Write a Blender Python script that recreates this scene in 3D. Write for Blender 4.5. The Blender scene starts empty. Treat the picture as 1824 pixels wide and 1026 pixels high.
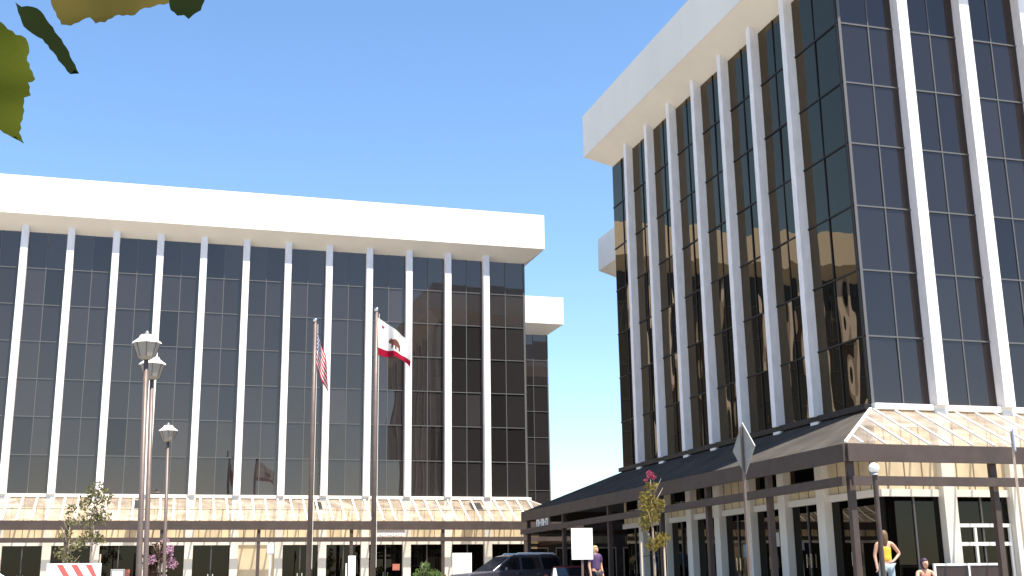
import bpy, bmesh, math, random
import numpy as np
from mathutils import Vector, Matrix
random.seed(7)
sc = bpy.context.scene
R = math.radians

# ------------------------------------------------------------ camera, sky, sun, exposure
CH = 0.55
F, PITCH, ROLL, YAW = 2107.9, 0.246445, -0.014203, 0.290197
cd = bpy.data.cameras.new("camera"); cam = bpy.data.objects.new("camera", cd); sc.collection.objects.link(cam)
cd.sensor_width = 36.0; cd.lens = F * 36.0 / 1824.0; cd.clip_start = 0.05; cd.clip_end = 3000
_cy, _sy, _cp, _sp = math.cos(YAW), math.sin(YAW), math.cos(PITCH), math.sin(PITCH)
rt = Vector((_cy, -_sy, 0)); fw = Vector((_sy * _cp, _cy * _cp, _sp)); up = rt.cross(fw)
_cr, _sr = math.cos(ROLL), math.sin(ROLL)
r2 = rt * _cr + up * _sr; u2 = up * _cr - rt * _sr
m = Matrix((r2, u2, -fw)).transposed().to_4x4(); m.translation = (0, 0, CH)
cam.matrix_world = m
sc.camera = cam

SUN_EL, SUN_AZ = R(67), R(154)            # azimuth clockwise from +Y
w = bpy.data.worlds.new("World"); sc.world = w; w.use_nodes = True
nt = w.node_tree; bg = nt.nodes["Background"]
sky = nt.nodes.new("ShaderNodeTexSky"); sky.sky_type = 'NISHITA'; sky.sun_disc = False
sky.sun_elevation = SUN_EL; sky.sun_rotation = SUN_AZ
sky.air_density = 1.0; sky.dust_density = 0.5; sky.ozone_density = 2.0
hs = nt.nodes.new('ShaderNodeHueSaturation'); hs.inputs['Saturation'].default_value = 1.12
nt.links.new(sky.outputs[0], hs.inputs['Color']); nt.links.new(hs.outputs[0], bg.inputs[0]); bg.inputs[1].default_value = 0.10
sl = bpy.data.lights.new("sun", 'SUN'); sl.energy = 5.0; sl.angle = R(0.5); sl.color = (1.0, 0.93, 0.82)
so = bpy.data.objects.new("sun", sl); sc.collection.objects.link(so)
sdir = Vector((math.sin(SUN_AZ) * math.cos(SUN_EL), math.cos(SUN_AZ) * math.cos(SUN_EL), math.sin(SUN_EL)))
so.rotation_euler = sdir.to_track_quat('Z', 'Y').to_euler(); so.location = (30, -60, 80)
sc.view_settings.view_transform = 'Standard'; sc.view_settings.look = 'None'
sc.view_settings.exposure = 1.4; sc.view_settings.gamma = 1.0
sc.cycles.max_bounces = 8; sc.cycles.transparent_max_bounces = 6

# ------------------------------------------------------------ helpers
def ray(x, y):
    return (fw + r2 * ((x - 912) / F) - u2 * ((y - 513) / F))
def at(x, y, X=None, Y=None, Z=None):
    r = ray(x, y)
    t = X / r.x if X is not None else Y / r.y if Y is not None else (Z - CH) / r.z
    q = r * t; q.z += CH
    return q

def mat(name, col, rough=0.7, metal=0.0, spec=0.3, noise=0.0, nscale=3.0, stretch=(1, 1, 1), bump=0.0, bscale=20.0, col2=None, lo=0.35, hi=0.65, emit=None):
    mt = bpy.data.materials.new(name); mt.use_nodes = True
    t = mt.node_tree; b = t.nodes["Principled BSDF"]
    b.inputs["Base Color"].default_value = (*col, 1); b.inputs["Roughness"].default_value = rough
    b.inputs["Metallic"].default_value = metal; b.inputs["Specular IOR Level"].default_value = spec
    if noise or col2:
        g = t.nodes.new("ShaderNodeNewGeometry"); mp = t.nodes.new("ShaderNodeMapping"); mp.inputs["Scale"].default_value = stretch
        n = t.nodes.new("ShaderNodeTexNoise"); n.inputs["Scale"].default_value = nscale; n.inputs["Detail"].default_value = 6; n.inputs["Roughness"].default_value = 0.6
        cr = t.nodes.new("ShaderNodeValToRGB")
        c2 = col2 or tuple(c * (1 - noise) for c in col)
        cr.color_ramp.elements[0].color = (*c2, 1); cr.color_ramp.elements[1].color = (*col, 1)
        cr.color_ramp.elements[0].position = lo; cr.color_ramp.elements[1].position = hi
        t.links.new(g.outputs["Position"], mp.inputs[0]); t.links.new(mp.outputs[0], n.inputs["Vector"])
        t.links.new(n.outputs[0], cr.inputs[0]); t.links.new(cr.outputs[0], b.inputs["Base Color"])
    if bump:
        g = t.nodes.new("ShaderNodeNewGeometry")
        n2 = t.nodes.new("ShaderNodeTexNoise"); n2.inputs["Scale"].default_value = bscale; n2.inputs["Detail"].default_value = 4
        bp = t.nodes.new("ShaderNodeBump"); bp.inputs["Strength"].default_value = bump; bp.inputs["Distance"].default_value = 0.02
        t.links.new(g.outputs["Position"], n2.inputs["Vector"]); t.links.new(n2.outputs[0], bp.inputs["Height"]); t.links.new(bp.outputs[0], b.inputs["Normal"])
    return mt

def glass_mat(name, dif, tint, ior, wav=0.012, wscale=0.55, rough=0.0):
    mt = bpy.data.materials.new(name); mt.use_nodes = True
    t = mt.node_tree; t.nodes.remove(t.nodes["Principled BSDF"]); out = t.nodes["Material Output"]
    d = t.nodes.new("ShaderNodeBsdfDiffuse"); d.inputs[0].default_value = (*dif, 1)
    gl = t.nodes.new("ShaderNodeBsdfGlossy"); gl.inputs["Color"].default_value = (*tint, 1); gl.inputs["Roughness"].default_value = rough
    fr = t.nodes.new("ShaderNodeFresnel"); fr.inputs[0].default_value = ior
    mx = t.nodes.new("ShaderNodeMixShader")
    g = t.nodes.new("ShaderNodeNewGeometry"); mp = t.nodes.new("ShaderNodeMapping"); mp.inputs["Scale"].default_value = (1, 1, 0.45)
    n = t.nodes.new("ShaderNodeTexNoise"); n.inputs["Scale"].default_value = wscale; n.inputs["Detail"].default_value = 1.0
    bp = t.nodes.new("ShaderNodeBump"); bp.inputs["Strength"].default_value = 1.0; bp.inputs["Distance"].default_value = wav
    t.links.new(g.outputs["Position"], mp.inputs[0]); t.links.new(mp.outputs[0], n.inputs["Vector"]); t.links.new(n.outputs[0], bp.inputs["Height"])
    t.links.new(bp.outputs[0], gl.inputs["Normal"])
    an = t.nodes.new("ShaderNodeAttribute"); an.attribute_name = 'tone'
    ad = t.nodes.new("ShaderNodeMath"); ad.operation = 'MAXIMUM'; ad.inputs[1].default_value = .2
    vm = t.nodes.new("ShaderNodeVectorMath"); vm.operation = 'SCALE'; vm.inputs[0].default_value = dif
    t.links.new(an.outputs['Fac'], ad.inputs[0]); t.links.new(ad.outputs[0], vm.inputs['Scale']); t.links.new(vm.outputs[0], d.inputs[0])
    t.links.new(fr.outputs[0], mx.inputs[0]); t.links.new(d.outputs[0], mx.inputs[1]); t.links.new(gl.outputs[0], mx.inputs[2]); t.links.new(mx.outputs[0], out.inputs[0])
    return mt

def thin_mat(name, col, trans, col2=None, nscale=3.0, stretch=(1, 1, 1), share=0.45, lo=0.3, hi=0.7):
    """thin sheet that lets light through (leaves, cloth, translucent roofing)"""
    mt = bpy.data.materials.new(name); mt.use_nodes = True
    t = mt.node_tree; t.nodes.remove(t.nodes["Principled BSDF"]); out = t.nodes["Material Output"]
    d = t.nodes.new("ShaderNodeBsdfDiffuse"); tr = t.nodes.new("ShaderNodeBsdfTranslucent"); mx = t.nodes.new("ShaderNodeMixShader")
    d.inputs[0].default_value = (*col, 1); tr.inputs[0].default_value = (*trans, 1); mx.inputs[0].default_value = share
    if col2:
        g = t.nodes.new("ShaderNodeNewGeometry"); mp = t.nodes.new("ShaderNodeMapping"); mp.inputs["Scale"].default_value = stretch
        n = t.nodes.new("ShaderNodeTexNoise"); n.inputs["Scale"].default_value = nscale; n.inputs["Detail"].default_value = 6
        cr = t.nodes.new("ShaderNodeValToRGB"); cr.color_ramp.elements[0].color = (*col2, 1); cr.color_ramp.elements[1].color = (*col, 1)
        cr.color_ramp.elements[0].position = lo; cr.color_ramp.elements[1].position = hi
        t.links.new(g.outputs["Position"], mp.inputs[0]); t.links.new(mp.outputs[0], n.inputs["Vector"]); t.links.new(n.outputs[0], cr.inputs[0]); t.links.new(cr.outputs[0], d.inputs[0])
    t.links.new(d.outputs[0], mx.inputs[1]); t.links.new(tr.outputs[0], mx.inputs[2]); t.links.new(mx.outputs[0], out.inputs[0])
    return mt

M = {}
M['white'] = mat('white_paint', (.80, .77, .71), .75, noise=.10, nscale=.6, stretch=(1, 1, .25), bump=.12, bscale=9)
M['fascia'] = mat('fascia_stucco', (.80, .765, .70), .85, noise=.07, nscale=.35, stretch=(1, 1, .3), bump=.15, bscale=14)
M['soffit'] = mat('soffit_plaster', (.78, .73, .65), .9, noise=.08, nscale=.5)
M['fin'] = mat('fin_aggregate', (.83, .80, .79), .8, noise=.13, nscale=5, stretch=(1, 1, .35), bump=.25, bscale=30)
M['glass'] = glass_mat('tinted_glass', (.022, .020, .020), (.78, .62, .54), 2.0, wav=.010)
M['glass3'] = glass_mat('tinted_glass_dark', (.012, .011, .012), (.70, .58, .54), 1.92, wav=.010)
M['glass2'] = glass_mat('tinted_glass_wavy', (.004, .004, .004), (.92, .73, .50), 1.85, wav=.014, wscale=.9)
M['mull'] = mat('mullion_aluminium', (.11, .11, .11), .5, metal=.2)
M['mulld'] = mat('mullion_dark', (.02, .018, .017), .5, metal=.2)  # darker tone for the near block's side mullions and sill
def roof_glazing(name, col, col2, clear):
    mt = thin_mat(name, col, (.6, .52, .42), col2, 1.6, (1, 1.5, 1), .25, .36, .68)
    t = mt.node_tree; out = t.nodes["Material Output"]; src = out.inputs[0].links[0].from_socket
    tp = t.nodes.new("ShaderNodeBsdfTransparent"); tp.inputs[0].default_value = (1, .95, .88, 1); mx = t.nodes.new("ShaderNodeMixShader")
    an = t.nodes.new("ShaderNodeAttribute"); an.attribute_name = 'tone'
    ml = t.nodes.new("ShaderNodeMath"); ml.operation = 'MULTIPLY'; ml.inputs[1].default_value = clear; ml.use_clamp = True
    t.links.new(an.outputs['Fac'], ml.inputs[0]); t.links.new(ml.outputs[0], mx.inputs[0])
    t.links.new(src, mx.inputs[1]); t.links.new(tp.outputs[0], mx.inputs[2]); t.links.new(mx.outputs[0], out.inputs[0])
    return mt
M['sheet_shade'] = thin_mat('shade_toned_roofing', (.10, .09, .08), (.10, .08, .06), (.06, .056, .052), 1.2, share=.2)  # canopy roofing with the side slope's shade put into its colour
M['sheet'] = roof_glazing('dusty_roof_glazing', (.62, .54, .47), (.30, .26, .225), .58)
M['core'] = mat('dark_interior', (.012, .011, .010), .9)
M['panel'] = mat('cream_panel', (.74, .62, .43), .75, noise=.22, nscale=1.6, stretch=(1, 1, .5))
M['joint'] = mat('panel_joint', (.22, .16, .11), .8)
M['sglass'] = glass_mat('storefront_glass', (.008, .007, .006), (.7, .66, .6), 1.45, wav=.004)
M['brown'] = mat('brown_painted_steel', (.066, .048, .042), .6, noise=.25, nscale=2)
M['rafter'] = mat('white_rafter', (.80, .77, .72), .6)
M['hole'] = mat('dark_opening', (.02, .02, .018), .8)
M['polemetal'] = mat('weathered_pole', (.15, .112, .098), .45, metal=.2, noise=.2, nscale=4)
M['whitem'] = mat('white_enamel', (.84, .84, .82), .5)
M['grey'] = mat('grey_metal', (.30, .30, .29), .5, metal=.3, noise=.15, nscale=6)
M['black'] = mat('black_rubber', (.015, .015, .016), .8)
M['carglass'] = mat('car_glass', (.01, .011, .014), .05, spec=.8)
M['chrome'] = mat('chrome', (.75, .75, .76), .12, metal=1)
M['suv'] = mat('charcoal_car_paint', (.16, .16, .20), .24, metal=.75, spec=.7)
M['red'] = mat('red_car_paint', (.16, .012, .012), .2, spec=.6)
M['whitecar'] = mat('white_car_paint', (.78, .80, .79), .2, spec=.5)
M['lamp_red'] = mat('tail_lens', (.45, .03, .02), .2)
M['lamp_clear'] = mat('clear_lens', (.8, .75, .7), .12)

class MB:
    def __init__(s): s.v = []; s.f = []
    def poly(s, pts):
        n = len(s.v); s.v += [tuple(p) for p in pts]; s.f.append(tuple(range(n, n + len(pts))))
    def hexa(s, p):          # 8 points: bottom 4 then top 4
        n = len(s.v); s.v += [tuple(q) for q in p]
        for f in ((0, 3, 2, 1), (4, 5, 6, 7), (0, 1, 5, 4), (1, 2, 6, 5), (2, 3, 7, 6), (3, 0, 4, 7)): s.f.append(tuple(n + i for i in f))
    def box(s, x0, x1, y0, y1, z0, z1, T=lambda a, b, c: (a, b, c)):
        s.hexa([T(x0, y0, z0), T(x1, y0, z0), T(x1, y1, z0), T(x0, y1, z0), T(x0, y0, z1), T(x1, y0, z1), T(x1, y1, z1), T(x0, y1, z1)])
    def tube(s, pts, rad, seg=10, cap=True):
        pts = [Vector(p) for p in pts]; rad = rad if isinstance(rad, (list, tuple)) else [rad] * len(pts)
        n0 = len(s.v)
        for i, p in enumerate(pts):
            d = (pts[min(i + 1, len(pts) - 1)] - pts[max(i - 1, 0)]).normalized()
            a = d.orthogonal().normalized() if abs(d.z) < .95 else Vector((1, 0, 0)); a = (a - d * a.dot(d)).normalized(); b = d.cross(a)
            for k in range(seg):
                an = 2 * math.pi * k / seg; s.v.append(tuple(p + (a * math.cos(an) + b * math.sin(an)) * rad[i]))
        for i in range(len(pts) - 1):
            for k in range(seg):
                k2 = (k + 1) % seg; s.f.append((n0 + i * seg + k, n0 + i * seg + k2, n0 + (i + 1) * seg + k2, n0 + (i + 1) * seg + k))
        if cap:
            s.f.append(tuple(n0 + k for k in reversed(range(seg)))); s.f.append(tuple(n0 + (len(pts) - 1) * seg + k for k in range(seg)))
    def beam(s, a, b, wd, ht):
        a, b = Vector(a), Vector(b); d = (b - a).normalized(); sd = d.cross(Vector((0, 0, 1))); sd = sd.normalized() if sd.length > 1e-4 else Vector((1, 0, 0)); u = sd.cross(d)
        o = [(-1, -1), (1, -1), (1, 1), (-1, 1)]
        s.hexa([a + sd * (i * wd / 2) + u * (j * ht / 2) for i, j in o] + [b + sd * (i * wd / 2) + u * (j * ht / 2) for i, j in o])
    def ball(s, c, r, seg=12, rings=8, sc_=(1, 1, 1)):
        n0 = len(s.v)
        for i in range(rings + 1):
            th = math.pi * i / rings
            for k in range(seg):
                ph = 2 * math.pi * k / seg
                s.v.append((c[0] + r * sc_[0] * math.sin(th) * math.cos(ph), c[1] + r * sc_[1] * math.sin(th) * math.sin(ph), c[2] + r * sc_[2] * math.cos(th)))
        for i in range(rings):
            for k in range(seg):
                k2 = (k + 1) % seg; s.f.append((n0 + i * seg + k, n0 + (i + 1) * seg + k, n0 + (i + 1) * seg + k2, n0 + i * seg + k2))
    def build(s, name, material, parent=None, bevel=0, smooth=False, fix=True, merge=False):
        me = bpy.data.meshes.new(name); me.from_pydata(s.v, [], s.f); me.validate()
        if fix or merge:
            bm = bmesh.new(); bm.from_mesh(me)
            if merge: bmesh.ops.remove_doubles(bm, verts=bm.verts, dist=1e-4)
            if fix: bmesh.ops.recalc_face_normals(bm, faces=bm.faces)
            bm.to_mesh(me); bm.free()
        for mm in (material if isinstance(material, list) else [material]): me.materials.append(mm)
        if smooth:
            for p in me.polygons: p.use_smooth = True
        o = bpy.data.objects.new(name, me); sc.collection.objects.link(o)
        if parent: o.parent = parent; 
        if bevel:
            b = o.modifiers.new("bevel", 'BEVEL'); b.width = bevel; b.segments = 2; b.limit_method = 'ANGLE'
        return o

def thing(name, label, cat, loc=(0, 0, 0), group=None, rz=0):
    o = bpy.data.objects.new(name, None); sc.collection.objects.link(o); o.location = loc; o.rotation_euler = (0, 0, rz)
    o['label'] = label; o['category'] = cat; o.empty_display_size = .3
    if group: o['group'] = group
    return o
def tag(o, label, cat, group=None):
    o['label'] = label; o['category'] = cat
    if group: o['group'] = group
    return o

# ------------------------------------------------------------ ground
g = MB(); g.poly([(-900, -900, 0), (900, -900, 0), (900, 900, 0), (-900, 900, 0)])
o = g.build('ground', mat('sunbleached_concrete', (.27, .245, .21), .9, noise=.35, nscale=.8, bump=.3, bscale=30), fix=False); o['kind'] = 'structure'
g = MB(); g.box(-60, 60, 60.4, 64.6, .004, .15); g.box(15.2, 19.0, 24.6, 60.3, .004, .15); g.box(19.0, 60, 24.6, 28.7, .004, .15)
o = g.build('pavement', mat('concrete_walk', (.42, .39, .34), .9, noise=.2, nscale=1.2, bump=.2, bscale=40)); o['kind'] = 'structure'

# ------------------------------------------------------------ office buildings
Z0, RH, ZT = 5.373, 1.95, 5.373 + 7 * 1.95
FIN_D, FIN_W = .36, .36

def block_shell(root, x0, x1, y0, y1, zb, zt, ov=1.0, oxr=None):
    """dark core, slab, parapet band and sloping soffit of one rectangular block"""
    c = MB(); c.box(x0 + .12, x1 - .12, y0 + .12, y1 - .12, 0.01, ZT + .3); c.build('core_wall', M['core'], root)
    def ring(o): return [(x0 - o, y0 - o), (x1 + o, y0 - o), (x1 + o, y1 + o), (x0 - o, y1 + o)]
    def loop(mb, o1, z1, o2, z2):
        a, b = ring(o1), ring(o2)
        for i in range(4):
            j = (i + 1) % 4
            mb.poly([(*a[i], z1), (*a[j], z1), (*b[j], z2), (*b[i], z2)])
    s = MB(); loop(s, -.05, ZT, ov - .03, zb - .004); s.build('soffit', M['soffit'], root, fix=True, merge=True)
    f = MB(); loop(f, ov - .03, zb - .004, ov, zb); loop(f, ov, zb, ov, zt); loop(f, ov, zt, ov - .35, zt); loop(f, ov - .35, zt, ov - .35, zt - .7)
    a = ring(ov - .35); f.poly([(*p, zt - .7) for p in a])
    f.build('parapet', M['fascia'], root, merge=True)

def facade(root, O, u, n, L, fins, gm, ground=True, blank=(), mm=None, first=0, fd=FIN_D, fw_=FIN_W):
    """curtain wall: one window per bay, one fin between bays, piers, panels and shop windows below"""
    O, u, n = Vector(O), Vector(u), Vector(n)
    T = lambda s, d, z: tuple(O + u * s + n * d + Vector((0, 0, z)))
    edges = [0.0] + list(fins) + [L]
    for i in range(len(edges) - 1):
        a, b = edges[i] + (0 if i == 0 else .02), edges[i + 1] - (0 if i == len(edges) - 2 else .02)
        mid = (a + b) / 2
        g = MB()
        rnd = random.Random(i * 31 + int(L * 10))
        for r in range(7):                    # each pane is set a hair out of true, as real glazing is
            for (p, q) in ((a, mid), (mid, b)):
                t1, t2 = rnd.uniform(-.007, .007), rnd.uniform(-.007, .007)
                z1, z2 = Z0 + r * RH, Z0 + (r + 1) * RH
                g.hexa([T(p, -.06, z1), T(q, -.06, z1), T(q, t1 - t2, z1), T(p, t1 + t2, z1), T(p, -.06, z2), T(q, -.06, z2), T(q, -t1 - t2, z2), T(p, -t1 + t2, z2)])
        wn = g.build('window', gm, root)
        at_ = wn.data.attributes.new('tone', 'FLOAT', 'FACE'); vals = []
        for k in range(14):
            tv = rnd.choice((.7, .85, 1, 1, 1.1, 1.25)) if rnd.random() > .08 else rnd.choice((.3, 1.45, 1.6))
            vals += [tv] * 6
        at_.data.foreach_set('value', vals[:len(at_.data)])
        g = MB()
        for r in range(1, 7): g.box(a, b, -.01, .035, Z0 + r * RH - .022, Z0 + r * RH + .022, T)
        g.box(mid - .019, mid + .019, -.012, .030, Z0, ZT, T)
        if i == 0: g.box(0.0, .09, -.012, .040, Z0, ZT, T)
        g.build('mullion', mm or M['mull'], wn)
    for s in fins:
        g = MB(); g.box(s - fw_ / 2, s + fw_ / 2, -.05, fd, Z0 - .03, ZT + fd * .72 + .03, T); g.build('fin', M['fin'], root, bevel=.012)
    g = MB(); g.box(0.0, L, -.05, .22, Z0 - .17, Z0 - .002, T); g.build('window_sill', M['white'] if mm is None else M['mulld'], root)
    if not ground: return
    # spandrel band with joints
    g = MB(); g.box(0, L, -.04, .03, 3.0, Z0 - .171, T); sp = g.build('panel_band', M['panel'], root)
    g = MB(); k = .28
    while k < L:
        g.box(k - .02, k + .02, .028, .036, 3.0, Z0 - .18, T); k += .568
    g.build('panel_joint', M['joint'], sp)
    g = MB(); g.box(0, L, -.04, .12, 2.80, 2.998, T); g.build('ledge', M['white'], root)
    for s in fins:
        g = MB(); g.box(s - .21, s + .21, -.04, .26, .02, Z0 - .175, T); g.build('pier', M['white'], root, bevel=.01)
    for i in range(len(edges) - 1):
        a, b = edges[i] + .22, edges[i + 1] - .22
        if mm is not None and i % 3 != 0:
            g = MB(); g.box(a + .1, b - .1, .0, .045, 3.35, 4.45, T); tw = g.build('transom_window', M['sglass'], root)
            g = MB(); g.box(a + .02, b - .02, .0, .07, 3.27, 3.345, T); g.box(a + .02, a + .095, .0, .07, 3.346, 4.5, T); g.box(b - .095, b - .02, .0, .07, 3.346, 4.5, T); g.build('frame', M['panel'], tw)
        if i + first in blank:
            g = MB(); g.box(a, b, -.04, .05, .02, 2.798, T); g.build('blank_panel', M['panel'], root); continue
        g = MB(); g.box(a, b, -.06, 0, .02, 2.798, T); wn = g.build('shop_window', M['sglass'], root)
        g = MB(); md = (a + b) / 2
        g.box(md - .025, md + .025, -.01, .04, .02, 2.797, T); g.box(a, b, -.01, .045, .02, .14, T)
        g.build('frame', M['mull'], wn)
        rn = random.Random(i * 7 + int(L))
        if rn.random() < .45:
            g = MB()
            for hx in (md - .14, md + .10): g.box(hx, hx + .04, .05, .09, .95, 1.35, T)
            g.build('door_handle', M['chrome'], wn)
        if rn.random() < .6:
            x = rn.uniform(a + .1, b - .5); z = rn.uniform(1.15, 1.7); wd_, hg = rn.uniform(.22, .4), rn.uniform(.28, .5)
            g = MB(); g.box(x, x + wd_, .002, .012, z, z + hg, T)
            g.build('paper_notice', mat('paper', rn.choice(((.55, .53, .48), (.42, .30, .20), (.25, .30, .38), (.5, .18, .14))), .8), wn)

def canopy(root, outline_in, outline_out, zi, ze, beams, posts, rafters, holes=(), beam_z=(2.87, 3.10), dark_from=99):
    """lean-to roof: outline_in on the wall, outline_out at the eave (same number of points)"""
    roof = None
    for i in range(len(outline_in) - 1):
        if i in (0, dark_from): g = MB()
        a, b, c, d = outline_out[i], outline_out[i + 1], outline_in[i + 1], outline_in[i]
        dark = i >= dark_from
        nseg = 1 if dark else max(1, round((Vector((*b, 0)) - Vector((*a, 0))).length / .66)); nrow = 1 if dark else 2
        A3, B3, C3, D3 = Vector((*a, ze)), Vector((*b, ze)), Vector((*c, zi)), Vector((*d, zi))
        for p_ in range(nseg):
            for q_ in range(nrow):
                f0, f1, h0, h1 = p_ / nseg, (p_ + 1) / nseg, q_ / nrow, (q_ + 1) / nrow
                P = lambda f, h: A3.lerp(B3, f).lerp(D3.lerp(C3, f), h)
                g.poly([P(f0, h0), P(f1, h0), P(f1, h1), P(f0, h1)])
        if i + 1 == dark_from or i == len(outline_in) - 2:
            if roof is None:
                roof = g.build('canopy', M['sheet'], root, fix=False)
                rr = random.Random(len(g.f)); ta = roof.data.attributes.new('tone', 'FLOAT', 'FACE')
                ta.data.foreach_set('value', [rr.uniform(.72, 1.22) for _ in range(len(ta.data))])
            else: g.build('shade_toned_sheet', M['sheet_shade'], roof, fix=False)
    for (p, q) in rafters:
        pass
    g = MB()
    for (p, q) in rafters: g.beam(p, q, .085 if dark_from > 9 else .06, .05)
    g.build('rafter', M['rafter'], roof)
    g = MB()
    if dark_from > 9: a, b, c, d = [Vector((*q, 0)) for q in (outline_out[0], outline_out[1], outline_in[1], outline_in[0])]
    if dark_from > 9:
      m0, m1 = a.lerp(d, .5), b.lerp(c, .5); m0.z = m1.z = (zi + ze) / 2 + .012
      g.beam(m0, m1, .20, .018); g.build('purlin_strip', mat('pale_flashing', (.66, .59, .50), .7, noise=.3, nscale=3), roof)
    g = MB()
    for i in range(len(outline_out) - 1):
        if i in beams:
            a, b = Vector((*outline_out[i], 0)), Vector((*outline_out[i + 1], 0)); d = (b - a).normalized(); nrm = Vector((d.y, -d.x, 0))
            e0 = a - d * .06 * (0 if i == 0 else 1); e1 = b + d * .0
            za, zb_ = ze - .46, ze - .02
            g.hexa([a + nrm * .0 + Vector((0, 0, za)), b + Vector((0, 0, za)), b - nrm * .09 + Vector((0, 0, za)), a - nrm * .09 + Vector((0, 0, za)),
                    a + Vector((0, 0, zb_)), b + Vector((0, 0, zb_)), b - nrm * .09 + Vector((0, 0, zb_)), a - nrm * .09 + Vector((0, 0, zb_))])
    g.build('eave_beam', M['brown'], roof)
    g = MB()
    for i in range(len(outline_out) - 1):
        if i in beams:
            a, b = Vector((*outline_out[i], 0)), Vector((*outline_out[i + 1], 0)); d = (b - a).normalized(); nrm = Vector((d.y, -d.x, 0))
            a = a - nrm * .05 + d * .05; b = b - nrm * .05 - d * .05; z1, z2 = beam_z
            g.hexa([p + Vector((0, 0, z)) for z in (z1, z2) for p in (a, b, b - nrm * .1, a - nrm * .1)])
    g.build('lower_beam', M['brown'], roof)
    for (x, y) in posts:
        g = MB(); g.box(x - .08, x + .08, y - .08, y + .08, .02, ze - .1); g.box(x - .13, x + .13, y - .13, y + .13, .02, .2); g.build('post', M['brown'], roof)
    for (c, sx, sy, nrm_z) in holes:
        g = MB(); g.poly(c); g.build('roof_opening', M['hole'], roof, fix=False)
    return roof

# --- far office block, across the back of the lot
XL, YL = 20.052, 64.644
fl = [2.388 + 2.2815 * i for i in range(15)]; LL = fl[-1] + 2.39
bL = thing('office_building', 'long dark glass office building with white fins and white roof band, behind the flagpoles', 'building', (XL, YL, 0), 'twin glass office buildings')
A = thing  # alias unused
def local(root):
    inv = Matrix.Translation(root.location).inverted()
    for c in root.children: c.matrix_parent_inverse = inv
block_shell(bL, XL - LL, XL, YL, 84.0, 19.74, 21.82)
facade(bL, (XL, YL, 0), (-1, 0, 0), (0, -1, 0), LL, fl, M['glass'], blank=(6,))
facade(bL, (XL, YL, 0), (0, 1, 0), (1, 0, 0), 19.3, [2.5 + 2.3 * i for i in range(8)], M['glass'])
XW, YW = 27.86, 84.05
block_shell(bL, XW - 26, XW, YW, YW + 19, 19.74, 21.82)
facade(bL, (XW, YW, 0), (-1, 0, 0), (0, -1, 0), 7.6, [2.39, 4.67, 6.95], M['glass'])
ye, ze, zi = 62.14, 3.93, Z0 - .18
ra = []
k = XL + 1.9
while k > XL - LL - 1:
    t = min(1, max(0, (XL + 2.5 - k) / 2.5)); xt = min(k, XL)
    top = (k, ye + (YL - .2 - ye) * t, ze + (zi - ze) * t + .02)
    ra.append(((k, ye + .02, ze + .02), top)); k -= .66
ra.append(((XL + 2.5, ye, ze + .03), (XL, YL - .1, zi + .03)))
posts = [(at(px, 950, Y=ye + .15).x, ye + .15) for px in (-45, 118, 288, 461, 626, 789, 936)]
holes = []
def roof_pt(x, f): return (x, ye + (YL - .2 - ye) * f, ze + (zi - ze) * f + .014)
for px, f0, f1, wd in ((247, .5, .88, .5), (567, .5, .85, .36), (848, .48, .85, .62)):
    x = at(px, 900, Y=ye + 1.6).x
    holes.append(([roof_pt(x - wd / 2, f0), roof_pt(x + wd / 2, f0), roof_pt(x + wd / 2, f1), roof_pt(x - wd / 2, f1)], 0, 0, 0))
canopy(bL, [(XL - LL - 2, YL - .1), (XL, YL - .1), (XL, YL + 8)], [(XL - LL - 2, ye), (XL + 2.5, ye), (XL + 2.5, YL + 8)], zi, ze, (0, 1), posts, ra, holes)

# --- near office block on the right
XR, YR = 19.091, 28.823
fs = [2.685 + 2.3068 * i for i in range(7)]; LS = 18.83
ff = [2.1056 + 2.2709 * i for i in range(7)]; LF = ff[-1] + 2.1
bR = thing('office_building', 'near dark glass office building cut by the right edge, its white roof band overhead', 'building', (XR, YR, 0), 'twin glass office buildings')
ZBR, ZTR = 19.76, 21.82
block_shell(bR, XR, XR + LF, YR, YR + LS, ZBR, ZTR)
facade(bR, (XR, YR, 0), (1, 0, 0), (0, -1, 0), LF, ff, M['glass3'])
facade(bR, (XR, YR, 0), (0, 1, 0), (-1, 0, 0), LS, fs, M['glass2'], mm=M['mulld'], fd=.32, fw_=.27)
YR2 = YR + LS
block_shell(bR, 26.95, 26.95 + 18, YR2 + .05, 66.7, ZBR, ZTR)
facade(bR, (26.95, YR2 + .05, 0), (0, 1, 0), (-1, 0, 0), 66.7 - YR2 - .05, [2.3 * i + 1.9 for i in range(8)], M['glass2'])
xe, yf = 16.59, 26.32
oin = [(XR + LF + 4, YR - .1), (XR - .1, YR - .1), (XR - .1, YR2), (26.9, YR2)]
oout = [(XR + LF + 4, yf), (xe, yf), (xe, 54.3), (26.9, 54.3)]
ra = []
k = xe + .5
while k < XR + LF + 3:
    t = min(1, (k - xe) / 2.5); ra.append(((k, yf + .02, ze + .02), (k, yf + (YR - .1 - yf) * t, ze + (zi - ze) * t + .02))); k += .66
ra.append(((xe, yf, ze + .03), (XR - .1, YR - .1, zi + .03)))
posts = [(xe + .16, yf + .16), (at(1766, 830, Y=yf + .16).x, yf + .16), (at(1766, 830, Y=yf + .16).x + 4.4, yf + .16)]
for px in (1372, 1262, 1178, 1085, 1004, 941): posts.append((xe + .16, at(px, 900, X=xe + .16).y))
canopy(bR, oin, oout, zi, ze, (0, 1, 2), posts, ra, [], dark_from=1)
for b in (bL, bR): local(b)
bpy.context.view_layer.update()

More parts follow.
